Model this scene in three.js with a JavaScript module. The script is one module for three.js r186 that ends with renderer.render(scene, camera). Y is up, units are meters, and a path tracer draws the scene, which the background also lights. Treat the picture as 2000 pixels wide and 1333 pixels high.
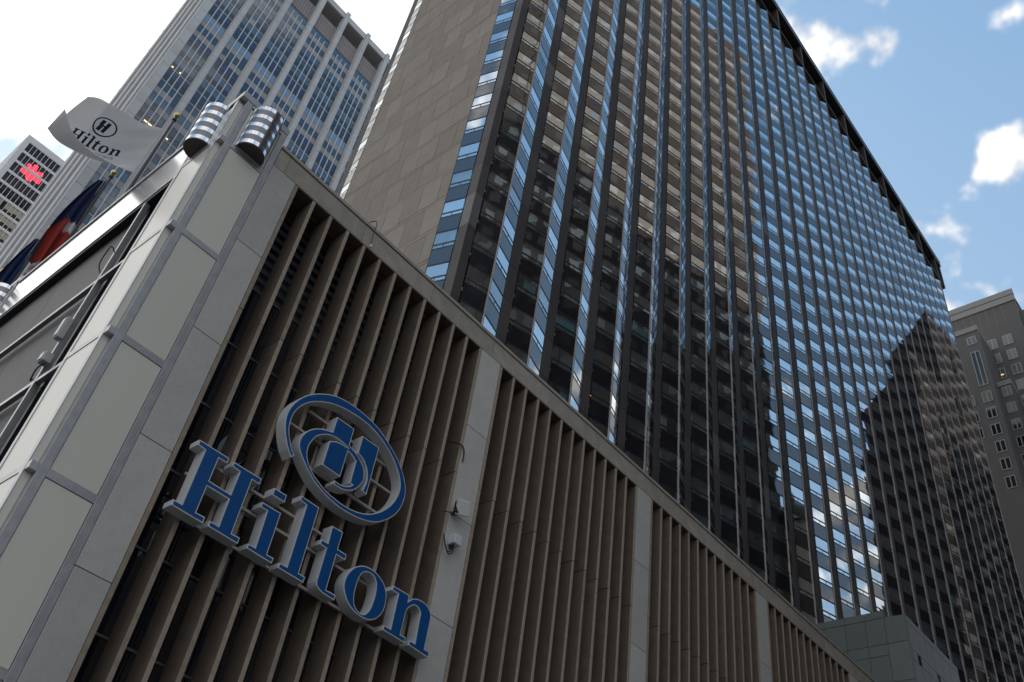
import * as THREE from 'three';
import { mergeGeometries } from 'three/addons/utils/BufferGeometryUtils.js';
import { RoundedBoxGeometry } from 'three/addons/geometries/RoundedBoxGeometry.js';
import { ImprovedNoise } from 'three/addons/math/ImprovedNoise.js';

// ---------------------------------------------------------------- camera
// eye height is y = 0, the ground lies at y = -1.6; x runs along the long facade, -z along the short one
const scene = new THREE.Scene();
const camera = new THREE.PerspectiveCamera(40.76, 1024 / 682, 0.1, 2000);
{
  const right = new THREE.Vector3(0.632, 0.128, 0.764), up = new THREE.Vector3(-0.578, 0.734, 0.355), back = new THREE.Vector3(-0.515, -0.667, 0.539);
  const m = new THREE.Matrix4().makeBasis(right.normalize(), up.normalize(), back.normalize());
  camera.quaternion.setFromRotationMatrix(m);
  camera.position.set(0, 0, 0);
}

// ---------------------------------------------------------------- random numbers and noise
let seed = 20417;
function rnd() { seed = (seed * 1664525 + 1013904223) >>> 0; return seed / 4294967296; }
const noiseGen = new ImprovedNoise();
function fbm(x, y, z, n) { let s = 0, a = 0.5, f = 1; for (let i = 0; i < n; i++) { s += a * noiseGen.noise(x * f, y * f, z + i * 7.3); a *= 0.5; f *= 2.03; } return s; }
const smooth = (a, b, x) => { const t = Math.min(1, Math.max(0, (x - a) / (b - a))); return t * t * (3 - 2 * t); };
const mix = (a, b, t) => a + (b - a) * t;

// ---------------------------------------------------------------- sky: blue air with broken cumulus, brighter towards the sun
const SUN = new THREE.Vector3(0.28, 0.56, -0.8).normalize();
{
  const W = 2560, H = 1280, data = new Float32Array(W * H * 4);
  // clouds in view, then added ones out of view: centre on the cloud layer, size, strength
  const banks = [
    [0.03, -0.78, 0.16, 0.4], [0.14, -0.64, 0.14, 0.42], [0.22, -0.5, 0.1, 0.4], [-0.12, -0.66, 0.16, 0.36],
    [0.465, -0.165, 0.034, 0.42], [0.505, -0.118, 0.035, 0.40], [0.53, -0.085, 0.026, 0.36],
    [0.71, -0.055, 0.042, 0.52], [0.69, -0.02, 0.04, 0.46], [0.745, -0.152, 0.036, 0.36], [0.56, -0.004, 0.024, 0.3],
    [-0.42, -0.85, 0.3, 0.5], [-1.5, -0.5, 0.5, 0.4], [-1.1, 0.6, 0.5, 0.36], [-0.3, -1.5, 0.5, 0.4],  // unseen cloud banks added beyond the view to brighten the podium
  ];
  const clear = [[0.62, -0.14, 0.05, 0.35], [0.8, -0.06, 0.07, 0.35], [0.62, -0.03, 0.035, 0.3], [0.6, -0.08, 0.3, 0.24], [0.5, 0.5, 0.42, 0.42], [0.72, 0.2, 0.24, 0.36], [-0.66, -0.24, 0.26, 0.4]];
  for (let j = 0; j < H; j++) {
    const el = ((j + 0.5) / H - 0.5) * Math.PI, dy = Math.sin(el), ce = Math.cos(el);
    for (let i = 0; i < W; i++) {
      const az = ((i + 0.5) / W - 0.5) * 2 * Math.PI, dx = ce * Math.cos(az), dz = ce * Math.sin(az), o = (j * W + i) * 4;
      data[o + 3] = 1;
      if (dy < -0.02) { data[o] = 0.16; data[o + 1] = 0.16; data[o + 2] = 0.165; continue; }
      const y = Math.max(dy, 0), t = Math.pow(y, 0.62), c = Math.max(0, dx * SUN.x + dy * SUN.y + dz * SUN.z);
      let r = mix(0.34, 0.078, t), g = mix(0.4, 0.172, t), b = mix(0.45, 0.308, t);
      const glow = 0.13 * Math.pow(c, 3) + 0.14 * Math.pow(c, 12);
      r += glow; g += glow * 0.96; b += glow * 0.84;
      const px = dx / (y + 0.15), pz = dz / (y + 0.15);
      let cover = 0.2;
      for (const [bx, bz, s, k] of banks) { const q = ((px - bx) ** 2 + (pz - bz) ** 2) / (s * s); if (q < 9) cover += k * Math.exp(-q); }
      for (const [bx, bz, s, k] of clear) { const q = ((px - bx) ** 2 + (pz - bz) ** 2) / (s * s); if (q < 9) cover -= k * Math.exp(-q); }
      const big = fbm(px * 2.6 + 11.3, pz * 2.6 + 4.1, 1.7, 2), fine = fbm(px * 17 + 3.1, pz * 17 + 8.7, 5.1, 7);
      const a = smooth(0.05, 0.42, cover + big * 0.5 + fine * 0.95) * smooth(0, 0.08, y);
      if (a > 0) {
        const lit = 0.37 + 0.3 * fine + 0.22 * Math.pow(c, 3) + 0.1 * a;
        r = mix(r, lit * 1.02, a); g = mix(g, lit, a); b = mix(b, lit * 0.975, a);
      }
      data[o] = r; data[o + 1] = g; data[o + 2] = b;
    }
  }
  const sky = new THREE.DataTexture(data, W, H, THREE.RGBAFormat, THREE.FloatType);
  sky.mapping = THREE.EquirectangularReflectionMapping; sky.magFilter = THREE.LinearFilter; sky.minFilter = THREE.LinearFilter; sky.wrapS = THREE.RepeatWrapping; sky.needsUpdate = true;
  scene.background = sky; scene.environment = sky;
}
const sun = new THREE.DirectionalLight(new THREE.Color().setRGB(1, 0.93, 0.83), 3.0);
sun.position.copy(SUN).multiplyScalar(400); sun.castShadow = true;
sun.shadow.camera.left = sun.shadow.camera.bottom = -260; sun.shadow.camera.right = sun.shadow.camera.top = 260; sun.shadow.camera.far = 1200; sun.shadow.mapSize.set(4096, 4096);
sun.target.position.set(60, 40, 0);
scene.add(sun, sun.target);

const renderer = new THREE.WebGLRenderer({ antialias: true });
renderer.setSize(1024, 682);
renderer.toneMapping = THREE.LinearToneMapping;
renderer.toneMappingExposure = 2.1;
renderer.shadowMap.enabled = true;

// ---------------------------------------------------------------- textures
function tex(w, h, fn, srgb = true) {
  const d = new Uint8Array(w * h * 4);
  for (let j = 0; j < h; j++) for (let i = 0; i < w; i++) { const c = fn(i / w, j / h, i, j), o = (j * w + i) * 4; d[o] = c[0]; d[o + 1] = c[1]; d[o + 2] = c[2]; d[o + 3] = 255; }
  const t = new THREE.DataTexture(d, w, h); t.wrapS = t.wrapT = THREE.RepeatWrapping; t.magFilter = THREE.LinearFilter; t.minFilter = THREE.LinearMipmapLinearFilter; t.generateMipmaps = true;
  if (srgb) t.colorSpace = THREE.SRGBColorSpace; t.needsUpdate = true; return t;
}
// noise that repeats over the unit square
function tile(u, v, f, n, z) { const X = Math.cos(u * 2 * Math.PI) * f / 6.283, Y = Math.sin(u * 2 * Math.PI) * f / 6.283, Z = Math.cos(v * 2 * Math.PI) * f / 6.283, Q = Math.sin(v * 2 * Math.PI) * f / 6.283; let s = 0, a = 0.5, k = 1; for (let i = 0; i < n; i++) { s += a * 0.7 * (noiseGen.noise(X * k + z, Y * k + Q * k * 0.73, Z * k + i * 3.1) + noiseGen.noise(Z * k + 31 + z, Q * k + X * k * 0.61, Y * k + i * 5.7)); a *= 0.5; k *= 2; } return s; }
const grey = (v) => { const c = Math.max(0, Math.min(255, v)); return [c, c, c]; };
const concreteTex = tex(512, 512, (u, v) => grey(236 + 16 * tile(u, v, 5, 3, 1.1) + 12 * tile(u, v, 40, 2, 2.2) + (rnd() - 0.5) * 16));
const stainTex = tex(512, 512, (u, v) => { const s = tile(u, v * 0.999, 9, 3, 4.4), st = noiseGen.noise(Math.cos(u * 6.283) * 6, Math.sin(u * 6.283) * 6, 0.7 * Math.cos(v * 6.283)) + 0.6 * noiseGen.noise(Math.cos(u * 6.283) * 17, Math.sin(u * 6.283) * 17, 0.9 * Math.sin(v * 6.283)); const k = 222 + 30 * s + 9 * st + (rnd() - 0.5) * 20; return [Math.min(255, k + 4), Math.max(0, k), Math.max(0, k - 5)]; });
const stoneTex = tex(512, 512, (u, v) => { const k = 236 + 14 * tile(u, v, 4, 4, 6.4) + (rnd() - 0.5) * 18; return [Math.min(255, k + 2), Math.max(0, Math.min(255, k)), Math.max(0, k - 3)]; });
const slateTex = tex(512, 512, (u, v) => { const w = tile(u, v, 3, 3, 9.1), st = noiseGen.noise(Math.cos((u + v) * 6.283) * 5 + w * 2, Math.sin((u + v) * 6.283) * 5, 3 * w); return grey(150 + 90 * w + 70 * st + (rnd() - 0.5) * 22); });
const brushTex = tex(512, 512, (u, v) => grey(205 + 22 * tile(u, v, 6, 3, 12.2) + 20 * noiseGen.noise(Math.cos(u * 6.283) * 60, Math.sin(u * 6.283) * 60, Math.cos(v * 6.283)) + (rnd() - 0.5) * 12));
const waveTex = tex(64, 64, (u, v) => grey(128 + 220 * tile(u, v, 5, 1, 15.3)), false);
function rep(t, s) { const c = t.clone(); c.repeat.set(1 / s, 1 / s); c.offset.set(rnd(), rnd()); c.needsUpdate = true; return c; }

// ---------------------------------------------------------------- materials (linear base colours)
function mat(r, g, b, rough, opts = {}) { const m = new THREE.MeshPhysicalMaterial({ color: new THREE.Color().setRGB(r, g, b), roughness: rough, metalness: 0, ...opts }); return m; }
const concretes = [1, 0.95, 1.04, 0.9].map((k) => mat(0.62 * k, 0.59 * k, 0.545 * k, 0.85, { map: rep(concreteTex, 2.2), bumpMap: rep(concreteTex, 0.7), bumpScale: 0.002 }));
const friezes = [1, 0.94, 0.98, 0.9].map((k) => mat(0.5 * k, 0.465 * k, 0.42 * k, 0.85, { map: rep(stainTex, 3.1), bumpMap: rep(concreteTex, 0.7), bumpScale: 0.002 }));
const finMats = [1, 0.9, 1.08, 0.96].map((k) => mat(0.2 * k, 0.155 * k, 0.122 * k, 0.9, { map: rep(stainTex, 2.4), bumpMap: rep(concreteTex, 0.5), bumpScale: 0.003 }));
const panelCream = [1, 0.97, 1.02].map((k) => mat(0.7 * k, 0.66 * k, 0.57 * k, 0.32, { clearcoat: 0.3, clearcoatRoughness: 0.2 }));
const aluminium = [1, 0.94, 1.03].map((k) => mat(0.76 * k, 0.75 * k, 0.76 * k, 0.36, { metalness: 0.75, map: rep(brushTex, 1.3) }));
const polished = mat(0.82, 0.83, 0.84, 0.14, { metalness: 1, bumpMap: rep(waveTex, 6), bumpScale: 0.002 });
const chrome = mat(0.86, 0.86, 0.88, 0.07, { metalness: 1 });
const meshBand = mat(0.22, 0.21, 0.21, 0.3, { metalness: 0.8 });
const darkCap = mat(0.07, 0.062, 0.056, 0.7);
const slate = [1, 0.82, 1.15].map((k) => mat(0.03 * k, 0.03 * k, 0.032 * k, 0.5, { map: rep(slateTex, 3.2), bumpMap: rep(slateTex, 1.4), bumpScale: 0.004 }));
const blackMetal = mat(0.018, 0.018, 0.02, 0.55);
const darkBronze = [1, 0.85, 1.2].map((k) => mat(0.085 * k, 0.07 * k, 0.064 * k, 0.65, { map: rep(concreteTex, 1.5) }));
const paleBronze = mat(0.16, 0.145, 0.138, 0.55, { map: rep(concreteTex, 1.5) });
const barBlack = mat(0.012, 0.012, 0.014, 0.45);
const mullionMat = mat(0.5, 0.46, 0.43, 0.42, { metalness: 0.2 });
const towerStone = [1, 0.93, 1.06, 0.88, 0.98].map((k) => mat(0.35 * k, 0.305 * k, 0.255 * k, 0.85, { map: rep(stoneTex, 2.6), bumpMap: rep(concreteTex, 0.8), bumpScale: 0.002 }));
const mortar = mat(0.2, 0.19, 0.175, 0.95);
const visionGlasses = [0.85, 0.7, 0.78, 0.5].map((a) => mat(0.86, 0.93, 0.97, 0.02, { metalness: 1, transparent: true, opacity: a, side: THREE.DoubleSide, bumpMap: rep(waveTex, 5), bumpScale: 0.0032 })); // half-mirror coating
const spandrelGlass = [1, 1.25, 0.8].map((k) => mat(0.012 * k, 0.013 * k, 0.02 * k, 0.03, { ior: 2.1, bumpMap: rep(waveTex, 5), bumpScale: 0.005 }));
const roomPaint = mat(0.34, 0.31, 0.27, 0.9);
const curtains = [[0.12, 0.32, 0.35], [0.18, 0.4, 0.42], [0.45, 0.46, 0.42], [0.1, 0.26, 0.29]].map((c) => mat(c[0], c[1], c[2], 0.95, { side: THREE.DoubleSide }));
const lampGlow = new THREE.MeshStandardMaterial({ color: 0x221408, emissive: new THREE.Color().setRGB(1, 0.55, 0.2), emissiveIntensity: 0.7 });

// ---------------------------------------------------------------- object helpers
const used = {};
function numbered(n) { const k = used[n] = (used[n] ?? -1) + 1; return k ? n + '_' + String(k).padStart(3, '0') : n; }
function shade(o) { o.castShadow = o.receiveShadow = true; return o; }
function thing(name, label, category, [x, y, z] = [0, 0, 0], turn = 0, group) {
  const o = new THREE.Group(); o.name = numbered(name); o.position.set(x, y, z); o.rotation.y = turn; o.userData = { label, category }; if (group) o.userData.group = group; scene.add(o); return o;
}
function part(name, geometry, material, parent, [x, y, z] = [0, 0, 0], turn = 0) {
  const m = shade(new THREE.Mesh(geometry, material)); m.name = name; m.position.set(x, y, z); m.rotation.y = turn; parent.add(m); return m;
}
function stuff(name, geometries, material, parent) { if (!geometries.length) return; const m = part(name, geometries.length > 1 ? mergeGeometries(geometries) : geometries[0], material, parent); m.userData.kind = 'stuff'; return m; }
const cache = new Map();
// a box whose uv runs in metres; kept and shared between alike pieces
function box(w, h, d) {
  const key = [w, h, d].map((v) => v.toFixed(3)).join(); if (cache.has(key)) return cache.get(key);
  const g = new THREE.BoxGeometry(w, h, d), p = g.attributes.position, n = g.attributes.normal, uv = g.attributes.uv;
  for (let i = 0; i < p.count; i++) { const ax = Math.abs(n.getX(i)), ay = Math.abs(n.getY(i)); if (ax > 0.5) uv.setXY(i, p.getZ(i), p.getY(i)); else if (ay > 0.5) uv.setXY(i, p.getX(i), p.getZ(i)); else uv.setXY(i, p.getX(i), p.getY(i)); }
  cache.set(key, g); return g;
}
// the same with softened edges
function rbox(w, h, d, r = 0.012) {
  const key = 'r' + [w, h, d, r].map((v) => v.toFixed(3)).join(); if (cache.has(key)) return cache.get(key);
  const g = new RoundedBoxGeometry(w, h, d, 1, r), p = g.attributes.position, n = g.attributes.normal, uv = g.attributes.uv;
  for (let i = 0; i < p.count; i++) { const ax = Math.abs(n.getX(i)), ay = Math.abs(n.getY(i)), az = Math.abs(n.getZ(i)); if (ax >= ay && ax >= az) uv.setXY(i, p.getZ(i), p.getY(i)); else if (ay >= az) uv.setXY(i, p.getX(i), p.getZ(i)); else uv.setXY(i, p.getX(i), p.getY(i)); }
  cache.set(key, g); return g;
}
function moved(g, x, y, z, turn = 0) { const c = g.clone(); if (turn) c.rotateY(turn); c.translate(x, y, z); return c; }
// a box given by its corners: [x0,x1],[y0,y1],[z0,z1]
const span = (name, material, parent, [x0, x1], [y0, y1], [z0, z1], r = 0) => part(name, r ? rbox(x1 - x0, y1 - y0, z1 - z0, r) : box(x1 - x0, y1 - y0, z1 - z0), material, parent, [(x0 + x1) / 2, (y0 + y1) / 2, (z0 + z1) / 2]);
const spanG = ([x0, x1], [y0, y1], [z0, z1]) => moved(box(x1 - x0, y1 - y0, z1 - z0), (x0 + x1) / 2, (y0 + y1) / 2, (z0 + z1) / 2);
function pane(w, h) { const key = 'p' + w.toFixed(3) + ',' + h.toFixed(3); if (!cache.has(key)) { const g = new THREE.PlaneGeometry(w, h), uv = g.attributes.uv, p = g.attributes.position; for (let i = 0; i < 4; i++) uv.setXY(i, p.getX(i), p.getY(i)); cache.set(key, g); } return cache.get(key); }
const pick = (a) => a[Math.floor(rnd() * a.length)];
function tubeAlong(points, r, seg = 24) { return new THREE.TubeGeometry(new THREE.CatmullRomCurve3(points.map((p) => new THREE.Vector3(...p))), seg, r, 6); }
function structure(name, geometry, material, pos) { const m = part(name, geometry, material, scene, pos); m.userData = { kind: 'structure' }; return m; }
const GROUND = -1.6;

// ---------------------------------------------------------------- ground, streets, pavements
{
  const asphalt = mat(0.05, 0.05, 0.052, 0.9, { map: rep(concreteTex, 3), bumpMap: rep(concreteTex, 0.5), bumpScale: 0.004 });
  const paving = mat(0.3, 0.29, 0.28, 0.9, { map: rep(concreteTex, 3) });
  const paint = mat(0.72, 0.72, 0.68, 0.8, { map: rep(concreteTex, 2) });
  const g = box(1600, 0.2, 1600); structure('ground', g, mat(0.12, 0.12, 0.12, 0.9, { map: rep(concreteTex, 6) }), [0, GROUND - 0.36, 0]);
  structure('road', box(900, 0.2, 12), asphalt, [200, GROUND - 0.22, -6.5]);
  structure('avenue', box(22, 0.204, 900), asphalt, [-12, GROUND - 0.22, -100]);
  structure('pavement', box(160, 0.26, 4), paving, [79.2, GROUND - 0.13, -14.4]);
  structure('pavement_across', box(200, 0.26, 20), paving, [99.2, GROUND - 0.13, 9.8]);
  for (let k = 0; k < 14; k++) structure('road_marking', box(2.4, 0.008, 0.12), paint, [6 + k * 6, GROUND - 0.116, -6.5]).name = numbered('road_marking');
}

// ---------------------------------------------------------------- the hotel's low block: piers, fins, louvres, frieze
const podium = thing('hotel_podium', 'low concrete hotel block with rows of tall brown fins between pale piers', 'building');
{
  const F = -16, BACK = -16.9, TOP = 18.54, LOW = 0.6, PITCH = 8.5;
  const bays = 6, X0 = 6.5, BAYW = 7.63;
  // body behind the facade
  span('wall', mortar, podium, [X0 - 0.7, X0 + bays * PITCH + 6], [GROUND, 18.9], [-28.2, BACK - 1.6]);
  span('roof', mat(0.2, 0.2, 0.2, 0.9), podium, [5.75, X0 + bays * PITCH + 6], [18.92, 19.05], [-28.2, -16.6]);
  span('side_wall', slate[1], podium, [5.3, 5.79], [GROUND, 18.88], [-40, -17.9]);
  span('roof_deck', mat(0.2, 0.2, 0.2, 0.9), podium, [4.75, 22], [18.92, 19.06], [-60, -28.21]);
  // piers of stacked precast panels
  const pierX = [[5.745, 6.5]]; for (let k = 0; k < bays; k++) pierX.push([X0 + BAYW + k * PITCH, X0 + (k + 1) * PITCH]);
  const cuts = [GROUND, 1.1, 4.0, 6.9, 9.8, 12.72, 15.62, TOP];
  pierX.forEach(([a, b]) => {
    const core = span('pier', mortar, podium, [a + 0.02, b - 0.02], [GROUND, TOP], [-17.6, F - 0.05]);
    for (let i = 0; i < cuts.length - 1; i++) {
      const h = cuts[i + 1] - cuts[i] - 0.014, m = part('panel', rbox(b - a, h, 0.9, 0.012), pick(concretes), core);
      m.position.set(0, (cuts[i] + cuts[i + 1]) / 2 - core.position.y, F - 0.45 - core.position.z);
    }
  });
  // frieze panels and the coping above them
  for (let x = 6.08 - 2.833, k = 0; x < X0 + bays * PITCH; x += 2.833, k++) {
    const a = Math.max(5.745, x), b = x + 2.833; if (b - a < 0.2) continue;
    span('frieze_panel', friezes[k % 4], podium, [a + 0.006, b - 0.006], [TOP, 19.205], [F - 0.6, F + 0.004], 0.01);
    span('coping', friezes[(k * 3 + 1) % 4], podium, [a + 0.003, b - 0.003], [19.235, 19.355], [F - 0.62, F + 0.035], 0.012);
  }
  span('frieze_backing', mortar, podium, [5.8, X0 + bays * PITCH + 2.8], [TOP + 0.02, 19.25], [F - 0.62, F - 0.02]);
  for (let b = 0; b < bays; b++) span('drip_edge', finMats[0], podium, [X0 + b * PITCH, X0 + b * PITCH + BAYW], [TOP - 0.035, TOP - 0.001], [F - 0.5, F - 0.004], 0.006);
  const wornLit = [1, 0.9, 1.06].map((k) => mat(0.46 * k, 0.375 * k, 0.3 * k, 0.9, { map: rep(stainTex, 0.9), bumpMap: rep(concreteTex, 0.3), bumpScale: 0.004 }));  // worn fin edges, their colour also lightened in place of frontal light
  const nosing = (f) => { const p = f.geometry.parameters ?? {}, bb = new THREE.Box3().setFromBufferAttribute(f.geometry.attributes.position); part('worn_lit_edge', rbox(0.1, bb.max.y - bb.min.y - 0.004, 0.03, 0.008), pick(wornLit), f, [0, 0, bb.max.z + 0.005]); };
  for (let b = 0; b < bays; b++) {
    const x0 = X0 + b * PITCH, x1 = x0 + BAYW;
    span('soffit', finMats[1], podium, [x0, x1], [TOP + 0.001, TOP + 0.06], [BACK - 1.58, F - 0.62]);
    // twelve gaps, thirteen fins; each fin is cast in two lengths
    for (let i = 0; i < 13; i++) {
      const x = x0 + 0.06 + i * (BAYW - 0.12) / 12, w = 0.095, BK = -16.64, jog = (rnd() - 0.5) * 0.012;
      const zf = F - 0.012 - rnd() * 0.008;
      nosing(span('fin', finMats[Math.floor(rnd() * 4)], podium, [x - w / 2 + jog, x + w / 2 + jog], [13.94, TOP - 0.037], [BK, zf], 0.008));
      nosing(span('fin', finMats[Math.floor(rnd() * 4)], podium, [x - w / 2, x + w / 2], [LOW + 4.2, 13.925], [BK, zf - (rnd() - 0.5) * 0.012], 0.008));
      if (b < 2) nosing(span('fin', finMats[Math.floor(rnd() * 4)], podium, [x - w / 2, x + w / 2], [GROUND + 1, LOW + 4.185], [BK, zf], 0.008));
    }
    // louvre slats in the upper part, glass below
    const slats = b < 2 ? 10 : 0;
    for (let i = 0; i < slats; i++) { const s = part('louver_slat', box(BAYW - 0.04, 0.23, 0.03), barSlat(), podium, [(x0 + x1) / 2, 18.36 - i * 0.307, BACK - 0.06]); s.rotation.x = -0.32; }
    if (b >= 2) for (let i = 0; i < 10; i++) { const s = part('louver_slat', box(BAYW - 0.04, 0.23, 0.03), barSlat(), podium, [(x0 + x1) / 2, 18.36 - i * 0.307, BACK - 0.06]); s.rotation.x = -0.32; }
    for (let i = 0; i < 6; i++) {
      const y1 = 15.47 - i * 1.83, y0 = y1 - 1.8;
      span('transom', mat(0.12, 0.11, 0.105, 0.5), podium, [x0 + 0.01, x1 - 0.01], [y1, y1 + 0.05], [BACK - 0.1, BACK - 0.005]);
      for (let c = 0; c < 6; c++) { const w = BAYW / 6; part('window_pane', pane(w - 0.03, 1.78), spandrelGlass[(i + c + b) % 3], podium, [x0 + (c + 0.5) * w, (y0 + y1) / 2, BACK - 0.03]).rotation.y = (rnd() - 0.5) * 0.01; }
    }
  }
  // brown edge strips where the first and last fins meet the piers
  pierX.forEach(([a, b], i) => { span('edge_strip', finMats[2], podium, [b + 0.001, b + 0.012], [GROUND + 1, TOP - 0.01], [F - 0.5, F - 0.03], 0.006); });
}
function barSlat() { return barSlat.m ??= mat(0.06, 0.06, 0.066, 0.5, { map: rep(concreteTex, 1) }); }

// ---------------------------------------------------------------- corner pylons of framed enamel panels
function pylon(z0, label) {
  const p = thing('corner_pylon', label, 'pylon', [0, GROUND, z0]);
  const y0 = 0, S = (n, m, x, y, z, r) => span(n, m, p, x, [y[0] - GROUND, y[1] - GROUND], z, r);
  const levels = [-1.78, 1.52, 4.82, 8.14, 11.45, 14.75, 18.03];
  // core set back behind the panels
  S('core', mortar, [4.42, 5.7], [GROUND, 19.7], [-1.72, -0.06]);
  // front bars and side bars
  S('frame_bar', aluminium[0], [5.555, 5.735], [GROUND, 19.8], [-0.2, 0], 0.006); S('frame_bar', aluminium[1], [4.38, 4.56], [GROUND, 19.8], [-0.17, 0], 0.006);
  S('frame_bar', aluminium[1], [4.215, 4.38], [GROUND, 19.8], [-0.33, -0.172], 0.006); S('frame_bar', aluminium[0], [4.215, 4.4], [GROUND, 19.8], [-1.8, -1.66], 0.006);
  for (let i = 0; i < levels.length; i++) {
    const y = levels[i], t = (i + 1 < levels.length ? levels[i + 1] : 19.72);
    if (y > GROUND) {
      S('cross_bar', aluminium[i % 3], [4.561, 5.554], [y - 0.085, y + 0.085], [-0.16, -0.004], 0.006);
      S('cross_bar', aluminium[(i + 1) % 3], [4.219, 4.36], [y - 0.085, y + 0.085], [-1.659, -0.331], 0.006);
      S('corner_block', aluminium[(i + 2) % 3], [4.222, 4.379], [y - 0.085, y + 0.085], [-0.171, -0.003], 0.005);
    }
    const a = Math.max(y + 0.095, GROUND), b = t - 0.095;
    S('panel', panelCream[i % 3], [4.572, 5.543], [a, b], [-0.06, -0.02], 0.006);
    S('panel', panelCream[(i + 1) % 3], [4.234, 4.29], [a, b], [-1.65, -0.34], 0.006);
  }
  S('reveal_panel', panelCream[2], [4.24, 4.379], [GROUND, 19.7], [-0.1715, -0.1712]);
  S('cap', aluminium[0], [4.2, 5.745], [19.8, 20.02], [-1.82, 0.015], 0.012);
  S('cap_strip', aluminium[2], [4.561, 5.554], [19.68, 19.79], [-0.16, -0.006], 0.005);
  return p;
}
pylon(-16, 'tall pylon of cream panels in aluminium bars at the hotel corner beside the blue sign');
pylon(-28.3, 'second cream panelled pylon where the bright metal fascia ends');

// ---------------------------------------------------------------- half-round banded wall lanterns
function lantern(x, y, z, turn, label) {
  const t = thing('wall_lantern', label, 'wall lamp', [x, y, z], turn, 'banded half-round lanterns on the pylons');
  const R = 0.4, half = (r, h) => new THREE.CylinderGeometry(r, r, h, 28, 1, false, -Math.PI / 2, Math.PI);
  let h = 0;
  for (let i = 0; i < 9; i++) { const hh = i % 2 ? 0.21 : 0.15; part(i % 2 ? 'mesh_band' : 'chrome_band', half(i % 2 ? R - 0.004 : R, hh), i % 2 ? meshBand : chrome, t, [0, h + hh / 2, 0]); h += hh; }
  part('bottom_plate', half(R - 0.015, 0.03), darkCap, t, [0, -0.016, 0]);
  part('top_plate', half(R - 0.015, 0.03), darkCap, t, [0, h + 0.016, 0]);
  part('back_plate', box(0.86, h + 0.1, 0.03), chrome, t, [0, h / 2, -0.016]);
}
lantern(5.06, 18.16, -15.98, 0, 'banded chrome half-round lantern on the pylon face beside the frieze');
lantern(4.2, 18.16, -17.0, -Math.PI / 2, 'banded chrome half-round lantern on the pylon side facing the fascia');
lantern(4.2, 18.16, -29.2, -Math.PI / 2, 'banded chrome lantern on the second pylon at the far end of the fascia');

// ---------------------------------------------------------------- bright metal fascia and dark slate wall of the short side
const fascia = thing('entrance_fascia', 'bright polished metal fascia over dark slate panels on the short hotel side', 'fascia');
{
  for (let k = 0; k < 3; k++) { const a = -17.84 - k * 3.46, b = a - 3.45; span('fascia_panel', polished, fascia, [4.24, 4.5], [17.78, 19.62], [b, a], 0.01); }
  span('top_rail', aluminium[0], fascia, [4.2, 4.56], [19.63, 19.75], [-28.25, -17.83], 0.01);
  span('bottom_rail', blackMetal, fascia, [4.27, 5.28], [17.64, 17.775], [-28.25, -17.84]);
  span('parapet', mortar, fascia, [4.52, 4.74], [17.8, 19.6], [-28.2, -17.86]);
  const ys = [17.59, 14.66, 11.43, 8.1, 4.8, 1.5];
  for (let i = 0; i < ys.length - 1; i++) {
    for (const [a, b] of [[-28.2, -23.8], [-23.78, -19.2], [-19.18, -17.86]]) span('slate_panel', slate[Math.floor(rnd() * 3)], fascia, a > -19.19 ? [4.9, 5.02] : [4.46, 4.6], [ys[i + 1] + 0.012, ys[i] - 0.012], [a, b], 0.008);
    if (i) span('rail', aluminium[i % 3], fascia, [4.26, 4.38], [ys[i] - 0.06, ys[i] + 0.06], [-28.2, -17.82], 0.006);
  }
  span('post', aluminium[1], fascia, [4.25, 4.4], [GROUND, 17.58], [-19.2, -19.1], 0.006);
  span('backing', mortar, fascia, [5.03, 5.28], [GROUND, 17.58], [-28.2, -17.86]);
}
const metalGrey = mat(0.5, 0.5, 0.48, 0.5), cableMat = mat(0.015, 0.015, 0.016, 0.6);
{
  const a = thing('junction_box', 'long grey junction box fixed on the fascia post', 'junction box', [4.2, 12.95, -19.15]);
  part('housing', rbox(0.16, 0.62, 0.2, 0.02), metalGrey, a, [0, 0, 0]); part('cover', rbox(0.03, 0.54, 0.16, 0.01), aluminium[1], a, [-0.09, 0, 0]);
  const b = thing('junction_box', 'small square junction box low on the fascia post', 'junction box', [4.18, 11.95, -19.0]);
  part('housing', rbox(0.2, 0.26, 0.26, 0.02), metalGrey, b, [0, 0, 0]); part('cover', rbox(0.03, 0.2, 0.2, 0.01), aluminium[1], b, [-0.11, 0, 0]);
  const c = part('cable', tubeAlong([[4.24, 15.6, -19.1], [4.12, 15.72, -19.12], [4.1, 15.5, -19.2], [4.12, 15.1, -19.22], [4.22, 14.86, -19.16]], 0.018), cableMat, scene); c.userData = { label: 'black cable looped round the upper fascia post', category: 'cable' };
  const d = part('cable', tubeAlong([[4.18, 11.8, -18.95], [4.1, 11.55, -18.9], [4.14, 11.3, -19.0], [4.2, 11.42, -19.12]], 0.02), cableMat, scene); d.name = 'cable_001'; d.userData = { label: 'short black cable hanging under the small junction box', category: 'cable' };
}

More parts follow.
